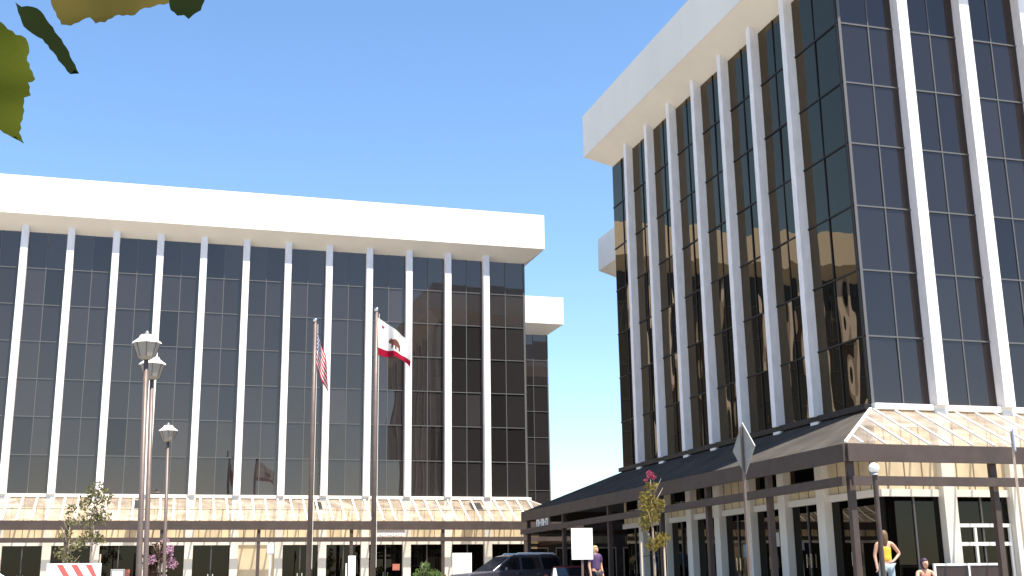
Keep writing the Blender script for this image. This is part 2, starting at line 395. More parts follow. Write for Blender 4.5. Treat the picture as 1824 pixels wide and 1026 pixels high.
# white framed shop front in the second bay of the near front, with a grey notice inside
wf = MB()
xa, xb = XR + ff[0] + .23, XR + ff[1] - .23
for py, hz_ in ((936, .05), (969, .05)):
    z = at(1730, py, Y=YR).z; wf.box(xa, xb, YR - .075, YR - .005, z - hz_, z + hz_)
for x in (xa + .04, xb - .04, xa + .62): wf.box(x - .035, x + .035, YR - .07, YR - .006, .02, at(1730, 936, Y=YR).z - .055)
wfo = wf.build('white_frame', M['whitem'], bR); wfo.matrix_parent_inverse = Matrix.Translation(bR.location).inverted()
g = MB(); g.box(xa + .08, xa + .58, YR - .045, YR - .03, at(1720, 965, Y=YR).z, at(1720, 940, Y=YR).z)
nb = g.build('notice', mat('grey_notice', (.36, .34, .34), .8), wfo); nb.matrix_parent_inverse = Matrix.Translation(bR.location).inverted()
ya = YR - .75; a = at(1662, 1004, Y=ya); b = at(1786, 1004, Y=ya)
r = thing('patio_rail', 'low white framed patio rail before the near shop front, right of the crouching person', 'railing', (a.x, ya, 0))
wd = b.x - a.x; g = MB(); g.box(0, wd, -.03, .03, a.z - .06, a.z); g.box(0, wd, -.03, .03, .12, .18); g.build('rail', M['whitem'], r, bevel=.005)
for x in (.03, wd * .5, wd - .03):
    g = MB(); g.box(x - .03, x + .03, -.032, .032, 0, a.z - .062); g.build('post', M['whitem'], r, bevel=.005)
g = MB(); g.box(.065, wd - .065, -.008, .008, .185, a.z - .065); g.build('panel', mat('smoked_panel', (.05, .035, .035), .3), r)
# low shop closing the court behind the covered walk
r = thing('low_shop', 'low dark brown shop front behind the covered walk between the two glass blocks', 'building', (20.6, 70.0, 0))
ds = mat('dark_brown_wall', (.06, .042, .034), .85, noise=.4, nscale=1.5)
g = MB(); g.box(0, 16, 0, 8, 0, 5.0); g.build('wall', ds, r)
g = MB(); g.box(-.2, 16.2, -.35, 8.2, 5.005, 5.25); g.build('roof_edge', M['brown'], r)
for k in range(7):
    x = .7 + k * 2.2
    g = MB(); g.box(x, x + 1.6, -.03, .02, .5, 2.7); wn = g.build('shop_window', M['sglass'], r)
    g = MB(); g.box(x - .07, x - .002, -.06, .02, .45, 2.78); g.box(x + 1.602, x + 1.67, -.06, .02, .45, 2.78); g.box(x, x + 1.6, -.06, .02, 2.702, 2.78); g.build('frame', mat('tan_frame', (.32, .26, .18), .8), wn)
    g = MB(); g.box(x + .1, x + 1.5, -.05, .02, 3.0, 3.45); g.build('panel', mat('ochre_panel', (.20, .16, .09), .8, noise=.3), r)

# hanging tenant signs under the canopies (lettering too small to read in the photograph)
def strokes(root, O, u, wdt, hgt, nlet, material, seed):
    rnd = random.Random(seed); g = MB(); cw = wdt / nlet; O = Vector(O); u = Vector(u); nn = Vector((u.y, -u.x, 0))
    def bar(x0, x1, z0, z1):
        p = [O + u * x + Vector((0, 0, z)) for x, z in ((x0, z0), (x1, z0), (x1, z1), (x0, z1))]
        g.hexa([q - nn * .0 for q in p] + [q + nn * .02 for q in p])
    for i in range(nlet):
        x = i * cw; t = cw * .2
        bar(x, x + t, 0, hgt)
        k = rnd.randrange(3)
        if k != 1: bar(x + t + .002, x + cw * .8, hgt * .8, hgt)
        if k != 2: bar(x + t + .002, x + cw * .75, hgt * .42, hgt * .58)
        if k == 2: bar(x + cw * .6, x + cw * .8, 0, hgt * .79)
    return g.build('lettering', material, root)
p0 = at(672, 955, Y=ye - .06); p1 = at(722, 955, Y=ye - .06)
s = thing('shop_sign', 'pale shop sign with white lettering under the canopy edge right of the flagpoles', 'sign', (0, 0, 0))
g = MB(); g.box(p0.x, p1.x, ye + .06, ye + .12, 3.12, 3.46); g.build('board', mat('sign_board', (.62, .52, .47), .7, noise=.15), s)
strokes(s, (p0.x + .1, ye + .055, 3.16), (1, 0, 0), p1.x - p0.x - .2, .13, 9, M['whitem'], 3)
a = at(955, 940, X=xe - .03); b = at(978, 940, X=xe - .03)
s = thing('shop_sign', 'small white lettered sign hanging at the far corner of the shaded canopy', 'sign', (0, 0, 0))
g = MB(); g.box(xe - .02, xe + .03, min(a.y, b.y), max(a.y, b.y), 3.10, 3.47); g.build('board', mat('sign_board_grey', (.20, .16, .14), .7), s)
strokes(s, (xe - .025, max(a.y, b.y) - .1, 3.13), (0, -1, 0), abs(b.y - a.y) - .2, .30, 5, M['whitem'], 5)

# ------------------------------------------------------------ flagpoles and flags
def flagpole(px, top_y, height, label):
    p = at(px, top_y, Z=height); r = thing('flagpole', label, 'flagpole', (p.x, p.y, 0), 'flagpoles before the far building')
    g = MB(); g.tube([(0, 0, 0), (0, 0, height * .5), (0, 0, height - .12)], [.095, .08, .055], 14); g.build('pole', M['polemetal'], r, smooth=True)
    g = MB(); g.ball((0, 0, height - .05), .085); g.build('finial', M['chrome'], r, smooth=True)
    g = MB(); g.tube([(.10, -.02, 1.2), (.09, -.02, height - .2)], .008, 5); g.build('halyard', M['whitem'], r)
    g = MB(); g.tube([(0, 0, 0), (0, 0, .08), (0, 0, .2)], [.28, .26, .11], 14); g.build('base_collar', M['grey'], r)
    return p
fp1 = flagpole(562, 568, 10.0, 'left flagpole, shorter, carrying the limp striped flag')
fp2 = flagpole(671, 549, 10.0, 'right flagpole, carrying the white and red bear flag')
clothW = thin_mat('white_cloth', (.80, .78, .75), (.75, .72, .68), share=.35)
clothR = thin_mat('red_cloth', (.30, .010, .035), (.34, .02, .04), share=.3)
clothB = thin_mat('blue_cloth', (.10, .11, .24), (.1, .12, .3), share=.25)
def grid_flag(name, fn, nu, nv, pick, mats):
    v = [fn(i / nu, j / nv) for j in range(nv + 1) for i in range(nu + 1)]; f = []; mi = []
    for j in range(nv):
        for i in range(nu):
            a = j * (nu + 1) + i; f.append((a, a + 1, a + nu + 2, a + nu + 1)); mi.append(pick((i + .5) / nu, (j + .5) / nv))
    me = bpy.data.meshes.new(name); me.from_pydata([tuple(p) for p in v], [], f)
    for mm in mats: me.materials.append(mm)
    for p, k in zip(me.polygons, mi): p.material_index = k; p.use_smooth = True
    o = bpy.data.objects.new(name, me); sc.collection.objects.link(o); return o
def us(u, v):
    h = 1.22 * v
    x = .07 + (.50 * u + .07 * math.sin(u * 9 + v * 2.0) * u) * (.6 + .4 * v); y = -.05 - .25 * u + .09 * math.sin(u * 9 + v * 2.5) * min(1, u * 3)
    z = 9.52 - h - 1.28 * u ** .9 * (.75 + .25 * v)
    return Vector((x, y, z))
def uspick(u, v):
    if u < .4 and v < 7 / 13: return 2 if (int(u * 40) + int(v * 26)) % 3 else 0
    return 1 if int(v * 13) % 2 == 0 else 0
o = grid_flag('flag', us, 48, 39, uspick, [clothW, clothR, clothB]); o.location = (fp1.x, fp1.y, 0)
o.data.materials[1] = thin_mat('bright_red_cloth', (.50, .015, .04), (.5, .03, .05), share=.3)
tag(o, 'limp red and white striped flag with blue starred corner, hanging against its pole', 'flag')
def interp(pl, t):
    k = t * (len(pl) - 1); i = min(int(k), len(pl) - 2); return pl[i].lerp(pl[i + 1], k - i)
HS = 2108 / fp2.y * 1.0
def fpx(x, y, dy=0): return at(x, y, Y=fp2.y + dy) - Vector((fp2.x, fp2.y, 0))
def smooth_pl(pl, n=24):
    P = [pl[0] * 2 - pl[1]] + pl + [pl[-1] * 2 - pl[-2]]; out = []
    for k in range(n + 1):
        t = k / n * (len(pl) - 1); i = min(int(t), len(pl) - 2); t -= i; a, b, c, d = P[i:i + 4]
        out.append(.5 * ((2 * b) + (c - a) * t + (2 * a - 5 * b + 4 * c - d) * t * t + (3 * b - a - 3 * c + d) * t ** 3))
    return out
top_e = smooth_pl([fpx(672, 565, -.05), fpx(690, 577, .05), fpx(705, 588, -.12), fpx(720, 600, .1), fpx(733, 604, 0)])
bot_e = smooth_pl([fpx(674, 632, -.05), fpx(690, 637, .15), fpx(704, 634, -.18), fpx(717, 643, .12), fpx(731, 654, 0)])
def bear(u, v, off=0):
    p = interp(top_e, u).lerp(interp(bot_e, u), v); p.y += .10 * math.sin(u * 10 + v * 3) * u
    p.y += off; return p
bear_m = mat('bear_brown', (.13, .045, .035), .9)
bp = [(.28, .52), (.31, .44), (.34, .43), (.36, .38), (.39, .42), (.50, .36), (.60, .38), (.66, .46), (.67, .60), (.66, .72), (.61, .72), (.61, .62), (.55, .60), (.54, .72), (.49, .72), (.49, .60), (.44, .60), (.41, .72), (.36, .72), (.37, .58), (.30, .57)]
star = [(.14 + (.075 if k % 2 == 0 else .03) * .8 * math.sin(k * math.pi / 5), .17 - (.075 if k % 2 == 0 else .03) * math.cos(k * math.pi / 5)) for k in range(10)]
def inside(u, v, P):
    c = False
    for i in range(len(P)):
        (x0, y0), (x1, y1) = P[i - 1], P[i]
        if (y0 > v) != (y1 > v) and u < (x1 - x0) * (v - y0) / (y1 - y0) + x0: c = not c
    return c
def bearpick(u, v):
    if v > .80 or inside(u, v, star): return 1
    return 2 if inside(u, v, bp) else 0
o = grid_flag('flag', lambda u, v: bear(u, v), 110, 80, bearpick, [clothW, clothR, bear_m]); o.location = (fp2.x, fp2.y, 0)
tag(o, 'white flag with a brown bear and a red bottom stripe, blowing to the right', 'flag')

# ------------------------------------------------------------ street lamps
lens = thin_mat('lamp_lens', (.42, .40, .36), (.5, .45, .38), share=.3)
def street_lamp(px, py, H, label, lean=0.0, leany=0, scale=1.0):
    p = at(px, py, Z=H); r = thing('street_lamp', label, 'street lamp', (p.x, p.y, 0), 'post top street lamps')
    dx = math.tan(lean) * H; r.location.x -= dx; r.rotation_euler = (0, lean, 0)
    s = scale; h0 = H - .62 * s
    g = MB(); g.tube([(0, 0, 0), (0, 0, 1.0), (0, 0, h0)], [.085, .07, .058], 12); g.build('pole', M['polemetal'], r, smooth=True)
    g = MB(); g.tube([(0, 0, 0), (0, 0, .5), (0, 0, .6)], [.17, .15, .09], 12); g.build('base', M['polemetal'], r)
    g = MB(); g.tube([(0, 0, h0 - .02), (0, 0, h0 + .05), (0, 0, h0 + .40 * s)], [.10 * s, .21 * s, .335 * s], 8); g.build('lantern', lens, r)
    g = MB(); g.tube([(0, 0, h0 + .401 * s), (0, 0, h0 + .43 * s), (0, 0, h0 + .55 * s), (0, 0, H)], [.365 * s, .36 * s, .20 * s, .17 * s], 8); g.build('cap', M['whitem'], r)
    g = MB(); g.tube([(0, 0, H), (0, 0, H + .07), (0, 0, H + .12)], [.03, .05, .01], 8); g.build('finial', M['grey'], r)
    g = MB()
    for k in range(8):
        a = math.pi / 4 * k
        g.tube([(.215 * s * math.cos(a), .215 * s * math.sin(a), h0 + .05), (.342 * s * math.cos(a), .342 * s * math.sin(a), h0 + .40 * s)], .011, 5)
    g.build('lantern_rib', M['polemetal'], r)
street_lamp(262, 597, 6.9, 'tall street lamp at left, nearest and highest of the three', R(-1.5))
street_lamp(272, 636, 6.9, 'street lamp half hidden right behind the tallest lamp', R(-1.5))
street_lamp(300, 758, 6.9, 'farthest and lowest street lamp, right of the tall pair', R(-1.5))
p = at(1556, 825, Z=3.15)
r = thing('path_lamp', 'small globe lamp on a dark post under the near canopy corner', 'street lamp', (p.x, p.y, 0))
g = MB(); g.tube([(0, 0, 0), (0, 0, 2.9)], .055, 10); g.build('post', M['brown'], r)
g = MB(); g.ball((0, 0, 3.04), .12); g.build('globe', M['whitem'], r, smooth=True)
g = MB(); g.tube([(0, 0, 2.88), (0, 0, 2.95)], [.1, .07], 10); g.build('collar', M['grey'], r)

# ------------------------------------------------------------ signs
def plate(root, w_, h_, z, material, name='panel', t=.015, y=0):
    g = MB(); g.box(-w_ / 2, w_ / 2, y - t, y + t, z - h_ / 2, z + h_ / 2); return g.build(name, material, root, bevel=.004)
def sign_post(px, py, z_top, name, label, rz=0):
    p = at(px, py, Z=z_top); return thing(name, label, 'sign', (p.x, p.y, 0), rz=rz), p
# diamond road sign seen from behind
yd = 22.6; c = at(1325, 799, Y=yd)
r = thing('road_sign', 'grey back of a diamond road sign, nearly edge on, on a steel post', 'sign', (c.x, c.y, 0), rz=R(-93))
d = .55; g = MB()
pts = [(-d, c.z), (0, c.z - d), (d, c.z), (0, c.z + d)]
g.hexa([(x, -.011, z) for x, z in pts] + [(x, .011, z) for x, z in pts]); g.build('sign_plate', M['grey'], r)
g = MB(); g.box(-.03, .03, -.06, -.012, 0, c.z + .45); g.build('post', M['polemetal'], r)
# white notice sign
p = at(1036, 941, Y=27.5); zs = p.z
r = thing('notice_sign', 'blank white rectangular sign on a thin post in front of the far canopy corner', 'sign', (p.x, p.y, 0), rz=-YAW * .8)
sw = 38 * p.y / 2108 * 1.04
plate(r, sw, sw * 1.43, zs - sw * .715, M['whitem'], 'sign_plate')
g = MB(); g.box(-.025, .025, .016, .06, 0, zs - .05); g.build('post', M['polemetal'], r)
# blue parking plate near right edge
p = at(1804, 765, Y=21.5)
r = thing('parking_sign', 'narrow pale blue sign on a tan post at the right edge', 'sign', (p.x, p.y, 0), rz=R(48))
pb = mat('pale_blue_enamel', (.42, .50, .66), .45, noise=.25, nscale=9, stretch=(1, 1, .2))
plate(r, .30, .46, p.z - .23, pb, 'sign_plate')
g = MB(); g.box(-.025, .025, .017, .065, 0, p.z - .03); g.build('post', mat('tan_post', (.52, .40, .30), .6, noise=.2), r)
# small blue disabled-parking sign before the far storefront
p = at(482, 969, Y=57.5)
r = thing('parking_sign', 'small pale blue sign on a thin white post before the far shop windows', 'sign', (p.x, p.y, 0))
plate(r, .32, .46, p.z - .2, mat('light_blue_enamel', (.45, .5, .8), .4), 'sign_plate')
plate(r, .14, .20, p.z - .2, M['whitem'], 'symbol', .004, -.020)
g = MB(); g.box(-.03, .03, .016, .06, 0, p.z); g.build('post', M['whitem'], r)
# white board left of SUV
p = at(823, 985, Y=60.8)
r = thing('notice_board', 'large blank white board standing by the pier left of the dark SUV', 'sign', (p.x, p.y, 0))
plate(r, 1.02, p.z - .75, (p.z + .75) / 2, M['whitem'], 'board')
g = MB(); g.box(-.42, -.36, .016, .07, 0, p.z - .1); g.box(.36, .42, .016, .07, 0, p.z - .1); g.build('leg', M['grey'], r)
# slim white bollard banner
p = at(627, 990, Y=58.5)
r = thing('banner_stand', 'slim upright white banner between the two flagpoles', 'sign', (p.x, p.y, 0))
plate(r, .36, p.z - .1, (p.z + .1) / 2, M['whitem'], 'banner'); g = MB(); g.box(-.22, .22, -.15, .15, .004, .08); g.build('foot', M['grey'], r)
g = MB(); g.box(-.30, -.24, -.02, .02, .1, p.z - .35); g.build('edge_strip', M['whitem'], r)
# grey box sign
p = at(210, 1014, Y=57)
r = thing('news_box', 'small grey box on a post before the shop window right of the striped barricade', 'box', (p.x, p.y, 0))
g = MB(); g.box(-.3, .3, -.2, .2, .62, p.z); g.build('box', M['grey'], r, bevel=.02); g = MB(); g.box(-.06, .06, -.06, .06, 0, .618); g.build('post', M['grey'], r)
g = MB(); g.box(-.22, .22, -.212, -.201, .7, p.z - .08); g.build('door', M['whitem'], r)

# barricade with red diagonal stripes
a = at(84, 1004, Y=40); b = at(181, 1004, Y=40)
r = thing('barricade', 'white roadwork barricade board with diagonal red stripes at lower left', 'barricade', ((a.x + b.x) / 2, 40, 0))
wb = b.x - a.x; zt_ = a.z; zb_ = zt_ - .62
g = MB(); g.box(-wb / 2, wb / 2, -.02, .02, zb_, zt_); g.build('board', M['whitem'], r, bevel=.004)
redp = mat('barricade_red', (.62, .10, .09), .5)
for k in range(5):
    x0 = -wb / 2 + .28 + k * .42; hh = .54; s0 = zb_ + .04
    P = [(x0 + .34, s0), (x0 + .52, s0), (x0 + .18, s0 + hh), (x0, s0 + hh)]
    P = [(min(x, wb / 2 - .03), z) for x, z in P]
    if P[0][0] >= wb / 2 - .04: continue
    g = MB(); g.hexa([(x, -.021, z) for x, z in P] + [(x, -.026, z) for x, z in P]); g.build('stripe', redp, r)
for sx in (-1, 1):
    g = MB(); g.beam((sx * wb * .4, .03, zb_ + .3), (sx * wb * .4, .35, 0), .06, .04); g.beam((sx * wb * .4, -.05, 0), (sx * wb * .4, .03, zb_ + .3), .06, .04); g.build('leg', M['grey'], r)

# ------------------------------------------------------------ vehicles
def loft(prof_list, name, material, parent, smooth=False, bevel=0):
    """prof_list: list of (y, [(x,z)...]) sections, joined"""
    g = MB(); n = len(prof_list[0][1])
    for y, pr in prof_list:
        for x, z in pr: g.v.append((x, y, z))
    for i in range(len(prof_list) - 1):
        for k in range(n):
            k2 = (k + 1) % n; g.f.append((i * n + k, i * n + k2, (i + 1) * n + k2, (i + 1) * n + k))
    g.f.append(tuple(range(n))); g.f.append(tuple((len(prof_list) - 1) * n + k for k in reversed(range(n))))
    return g.build(name, material, parent, smooth=smooth, bevel=bevel)
def inset(prof, cx, cz, f): return [(cx + (x - cx) * f, cz + (z - cz) * f) for x, z in prof]
def vehicle(name, label, loc, rz, paint, body, cab, wins, W=1.9, wheels=((-1.45, .36), (1.45, .36)), roofrail=None, wr=.37, group=None, wsh=None):
    """x runs to the rear; nose at -x. body/cab are side profiles"""
    r = thing(name, label, 'car', loc, group, rz); h = W / 2
    bcx = sum(x for x, z in body) / len(body); bcz = sum(z for x, z in body) / len(body)
    loft([(-h, inset(body, bcx, bcz, .965)), (-h + .07, body), (h - .07, body), (h, inset(body, bcx, bcz, .965))], 'body', paint, r, bevel=.03)
    zb = min(z for x, z in cab); zt2 = max(z for x, z in cab)
    def cabw(z): return h - .06 - .17 * (z - zb) / (zt2 - zb)
    g = MB(); n = len(cab)
    for s in (-1, 1):
        for x, z in cab: g.v.append((x, s * cabw(z), z))
    for k in range(n): k2 = (k + 1) % n; g.f.append((k, k2, n + k2, n + k))
    g.f.append(tuple(range(n))); g.f.append(tuple(range(2 * n - 1, n - 1, -1)))
    g.build('cabin', paint, r, bevel=.03)
    for s in (-1, 1):
        for wn in wins:
            g = MB(); o_ = .006
            g.hexa([(x, s * (cabw(z) - .02), z) for x, z in wn] + [(x, s * (cabw(z) + o_), z) for x, z in wn]); g.build('window', M['carglass'], r)
    for (pa, pb_, nm) in wsh or ():
        (xa, za), (xb, zb2) = pa, pb_
        g = MB(); dv = Vector((zb2 - za, 0, -(xb - xa))).normalized() * .008
        if nm == 'rear_window': pass
        P = [Vector((xa, -cabw(za) + .07, za)), Vector((xa, cabw(za) - .07, za)), Vector((xb, cabw(zb2) - .09, zb2)), Vector((xb, -cabw(zb2) + .09, zb2))]
        g.hexa([q - dv for q in P] + [q + dv for q in P]); g.build(nm, M['carglass'], r)
    for x, z in wheels:
        for s in (-1, 1):
            g = MB(); g.tube([(x, s * (h - .20), z), (x, s * (h - .01), z)], wr, 24); wo = g.build('wheel', M['black'], r)
            g = MB(); g.tube([(x, s * (h - .05), z), (x, s * (h + .004), z)], wr * .64, 16); g.build('rim', M['chrome'], wo)
    for s in (-1, 1):
        xf = min(x for x, z in body); zf = max(z for x, z in body if x < xf + .12)
        g = MB(); g.box(xf - .01, xf + .25, s * (h - .32) - .16, s * (h - .32) + .16, zf - .22, zf - .06); g.build('headlight', M['lamp_clear'], r, bevel=.02)
        xr_ = max(x for x, z in body); zr = max(z for x, z in body if x > xr_ - .15)
        g = MB(); g.box(xr_ - .16, xr_ + .012, s * (h - .15) - .11, s * (h - .15) + .11, zr - .34, zr - .02); g.build('tail_light', M['lamp_red'], r, bevel=.015)
        xm = min(x for x, z in cab) + .55
        g = MB(); g.box(xm, xm + .14, s * (h + .02), s * (h + .20), zb + .02, zb + .17); g.build('mirror', paint, r, bevel=.03)
        if roofrail:
            g = MB(); g.tube([(roofrail[0], s * .66, zt2 - .01), (roofrail[0] + .1, s * .66, zt2 + .06), (roofrail[1] - .1, s * .66, zt2 + .06), (roofrail[1], s * .66, zt2 - .01)], .038, 6); g.build('roof_rail', M['whitem'], r)
        for hx in (-.05, .95):
            g = MB(); g.box(hx, hx + .16, s * (h - .01), s * (h + .03), zb - .14, zb - .10); g.build('door_handle', M['chrome'], r)
    return r
suv_body = [(-2.5, .42), (-2.5, .92), (-2.35, 1.06), (-1.15, 1.17), (2.40, 1.20), (2.50, 1.05), (2.5, .45), (1.95, .34), (-2.0, .34)]
suv_cab = [(-1.25, 1.16), (-.30, 1.80), (-.05, 1.86), (1.95, 1.86), (2.15, 1.80), (2.42, 1.18)]
suv_w = [[(-.92, 1.23), (.12, 1.23), (.12, 1.74), (-.22, 1.74)], [(.24, 1.23), (1.18, 1.23), (1.10, 1.74), (.24, 1.74)], [(1.30, 1.23), (2.20, 1.25), (2.02, 1.73), (1.22, 1.74)]]
pc = at(905, 988, Z=1.88)
suv = vehicle('parked_suv', 'dark charcoal SUV with roof rails, parked nose left before the far building', (pc.x, pc.y, 0), R(11), M['suv'], suv_body, suv_cab, suv_w, 1.95, ((-1.52, .38), (1.50, .38)), (.05, 2.0), .38, None,
              [((-1.20, 1.21), (-.33, 1.79), 'windscreen'), ((2.40, 1.24), (2.17, 1.76), 'rear_window')])
sed_body = [(-2.2, .38), (-2.25, .70), (-2.0, .82), (-.95, .92), (1.5, .95), (2.15, .93), (2.25, .70), (2.2, .40), (1.6, .28), (-1.7, .28)]
sed_cab = [(-1.0, .91), (-.25, 1.36), (.05, 1.43), (.85, 1.43), (1.15, 1.36), (1.75, .94)]
sed_w = [[(-.72, .97), (.22, .97), (.22, 1.36), (-.12, 1.36)], [(.32, .97), (1.35, .98), (1.02, 1.34), (.32, 1.36)]]
glz = [((-.95, .96), (-.29, 1.34), 'windscreen'), ((1.70, .98), (1.20, 1.33), 'rear_window')]
pr_ = at(1012, 1008, Z=1.32)
redcar = vehicle('parked_car', 'dark red sedan seen from behind, beside the white sign post', (pr_.x, pr_.y, 0), R(-108), M['red'], sed_body, sed_cab, sed_w, 1.78, ((-1.35, .32), (1.35, .32)), None, .32, None, glz)
redcar.scale = (.92, .92, .92)
pw = at(-20, 1013, Z=1.45)
vehicle('parked_car', 'white car whose roof just shows at the lower left corner', (pw.x, pw.y, 0), R(185), M['whitecar'], sed_body, sed_cab, sed_w, 1.78, ((-1.35, .32), (1.35, .32)), None, .32, None, glz)
# traffic cone by the SUV's tail
pcn = at(988, 1012, Z=.98)
r = thing('traffic_cone', 'white and orange cone standing between the SUV tail and the red car', 'cone', (pcn.x, pcn.y, 0))
g = MB(); g.tube([(0, 0, .04), (0, 0, .55)], [.20, .09], 14); g.build('cone_body', mat('cone_orange', (.75, .22, .06), .5), r, smooth=False)
g = MB(); g.tube([(0, 0, .551), (0, 0, .98)], [.10, .03], 14); g.build('reflective_collar', M['whitem'], r)
g = MB(); g.box(-.24, .24, -.24, .24, .003, .039); g.build('base', M['black'], r)

# ------------------------------------------------------------ plants
def leaf_cloud(clumps, n, size, rnd, flat=.5):
    g = MB()
    tot = sum(c[1] ** 2 for c in clumps)
    for (c, rad) in clumps:
        for _ in range(int(n * rad ** 2 / tot)):
            d = Vector((rnd.gauss(0, 1), rnd.gauss(0, 1), rnd.gauss(0, .8))).normalized() * rad * rnd.random() ** .45
            p = Vector(c) + d; a = Vector((rnd.gauss(0, 1), rnd.gauss(0, 1), rnd.gauss(0, flat))).normalized(); b = a.orthogonal().normalized()
            b = (Matrix.Rotation(rnd.uniform(0, 6.28), 3, a) @ b); c3 = a.cross(b); s = size * rnd.uniform(.6, 1.3)
            g.poly([p - b * s, p + c3 * s * .45, p + b * s, p - c3 * s * .45])
    return g
def leafm(name, c1, c2, tr): return thin_mat(name, c1, tr, c2, 2.3, share=.35)
def young_tree(px, py, H, label, cl, n, size, lm, seed, lean=(0, 0), stakes=1, group=None, bloom=None, name='young_tree'):
    rnd = random.Random(seed); p = at(px, py, Z=H)
    r = thing(name, label, 'tree', (p.x, p.y, 0), group)
    zc = min(c[0][2] - c[1] for c in cl)
    bark = mat('young_bark', (.30, .24, .19), .9, noise=.3, nscale=12)
    g = MB(); g.tube([(0, 0, 0), (.02, .02, zc * .6), (0, 0, zc + .2), (lean[0], lean[1], H * .93)], [.05, .042, .035, .01], 8)
    for k in range(7):
        z = zc + .1 + (H - zc) * .1 * k; an = rnd.uniform(0, 6.28); l = rnd.uniform(.25, .5)
        g.tube([(0, 0, z), (l * .5 * math.cos(an), l * .5 * math.sin(an), z + .25), (l * math.cos(an), l * math.sin(an), z + .55)], [.02, .013, .005], 5)
    g.build('trunk', bark, r, smooth=True)
    leaf_cloud(cl, n, size, rnd).build('crown', lm, r, fix=False)
    if bloom: leaf_cloud(bloom[0], bloom[1], size * .8, rnd).build('blossom', bloom[2], r, fix=False)
    for k in range(stakes):
        x = (.35, -.35)[k]
        g = MB(); g.tube([(x, .05, 0), (x, .05, min(2.0, zc + .3))], .03, 8); g.build('stake', mat('stake_wood', (.5, .42, .33), .8), r)
    if stakes:
        g = MB(); g.tube([(.35, .05, 1.3), (0, 0, 1.33), (-.35 if stakes > 1 else 0, .05, 1.3)], .012, 5); g.build('tie', M['black'], r)
    return r
olive = leafm('olive_leaves', (.24, .22, .13), (.08, .08, .04), (.22, .22, .08))
young_tree(172, 852, 5.0, 'bushy young tree above the striped barricade, the taller of two', [((0, 0, 4.5), .42), ((-.25, .1, 4.0), .45), ((.35, -.1, 4.2), .4), ((.1, .1, 3.5), .42), ((-.3, 0, 3.3), .38), ((.4, 0, 3.4), .32), ((-.05, 0, 2.8), .35), ((.3, .1, 2.6), .28), ((-.35, .1, 2.5), .3)], 720, .085, olive, 1, stakes=1, group='young trees before the far building')
young_tree(128, 893, 4.0, 'thin wispy young tree left of the bushy one above the barricade', [((0, 0, 3.7), .26), ((.05, 0, 3.2), .24), ((-.12, .05, 2.7), .30), ((.15, .05, 2.3), .35), ((-.2, 0, 2.0), .34), ((.1, 0, 1.6), .32)], 400, .08, olive, 2, stakes=0, group='young trees before the far building')
gold = leafm('yellow_green_leaves', (.25, .20, .06), (.11, .09, .03), (.3, .25, .05))
pinkm = thin_mat('pink_bloom', (.46, .12, .18), (.4, .1, .16), (.22, .03, .06), 6, share=.3)
young_tree(1158, 836, 3.75, 'slender staked tree with yellow green leaves and pink blossom on top, before the right canopy',
           [((0, 0, 3.25), .2), ((-.12, .05, 2.95), .22), ((.1, 0, 2.75), .30), ((-.05, 0, 2.45), .30), ((-.2, 0, 2.2), .22), ((.16, 0, 1.72), .24), ((.36, .05, 1.8), .2), ((.0, 0, 1.65), .24), ((-.25, 0, 2.7), .2)], 1150, .055, gold, 3, stakes=2, bloom=([((-.02, 0, 3.6), .12), ((.12, 0, 3.52), .09), ((-.14, 0, 3.45), .07)], 130, pinkm))
mauve = thin_mat('mauve_bloom', (.55, .33, .48), (.5, .3, .45), (.25, .14, .16), 5, share=.3)
dkleaf = leafm('dark_red_leaves', (.10, .06, .05), (.05, .03, .028), (.1, .07, .04))
young_tree(285, 958, 2.6, 'small tree with pink blossom and dark leaves between the lamp poles', [((0, 0, 2.1), .36), ((-.35, 0, 1.75), .34), ((.3, 0, 1.7), .34), ((-.25, 0, 1.3), .3)], 420, .085, dkleaf, 4, stakes=0,
           bloom=([((.35, -.15, 2.1), .26), ((.5, -.1, 1.6), .24), ((-.3, -.2, 1.75), .22), ((.2, -.2, 2.45), .15)], 330, mauve))
sh = leafm('shrub_leaves', (.13, .19, .07), (.05, .08, .03), (.2, .3, .08))
for px, py, H, sd, lb in ((757, 1000, 1.45, 8, 'green shrub before the shop window between right flagpole and white board'), (775, 1012, 1.1, 9, 'low rounded shrub at the foot of the pier left of the white board')):
    p = at(px, py, Y=58.5); r = thing('shrub', lb, 'shrub', (p.x, p.y, 0), 'shrubs before the far building'); rnd = random.Random(sd); H = p.z
    g = MB()
    for k in range(5): g.tube([(0, 0, 0), (rnd.uniform(-.3, .3), rnd.uniform(-.2, .2), H * .8)], [.02, .006], 5)
    g.build('stem', mat('shrub_stem', (.2, .15, .1), .9), r)
    leaf_cloud([((0, 0, H - .28), .28), ((-.3, 0, H * .6), .34), ((.3, 0, H * .6), .36), ((0, 0, H * .4), .4)], 620, .085, rnd).build('foliage', sh, r, fix=False)

# overhead tree at the camera's left: a few near leaves reach into the picture
r = thing('leafy_tree', 'broad toothed green leaves of an overhanging tree at the upper left', 'tree', (-1.9, 1.6, 0))
g = MB(); g.tube([(0, 0, 0), (.05, .0, 1.2), (.1, .05, 2.4), (.0, .1, 4.2)], [.16, .13, .11, .07], 12)
g.tube([(.08, .03, 2.0), (.55, .15, 2.05), (.95, .12, 1.98), (1.25, .22, 1.86)], [.05, .03, .018, .007], 8)
g.tube([(.08, .03, 2.3), (.7, .2, 2.42), (1.3, .35, 2.32), (1.75, .6, 2.12)], [.05, .03, .018, .006], 8)
trunk = g.build('trunk', mat('pale_bark', (.35, .31, .25), .9, noise=.4, nscale=4), r, smooth=True); trunk.matrix_parent_inverse = Matrix()
lf1 = thin_mat('backlit_leaf', (.052, .068, .010), (.062, .076, .010), (.028, .044, .007), 14, share=.5)
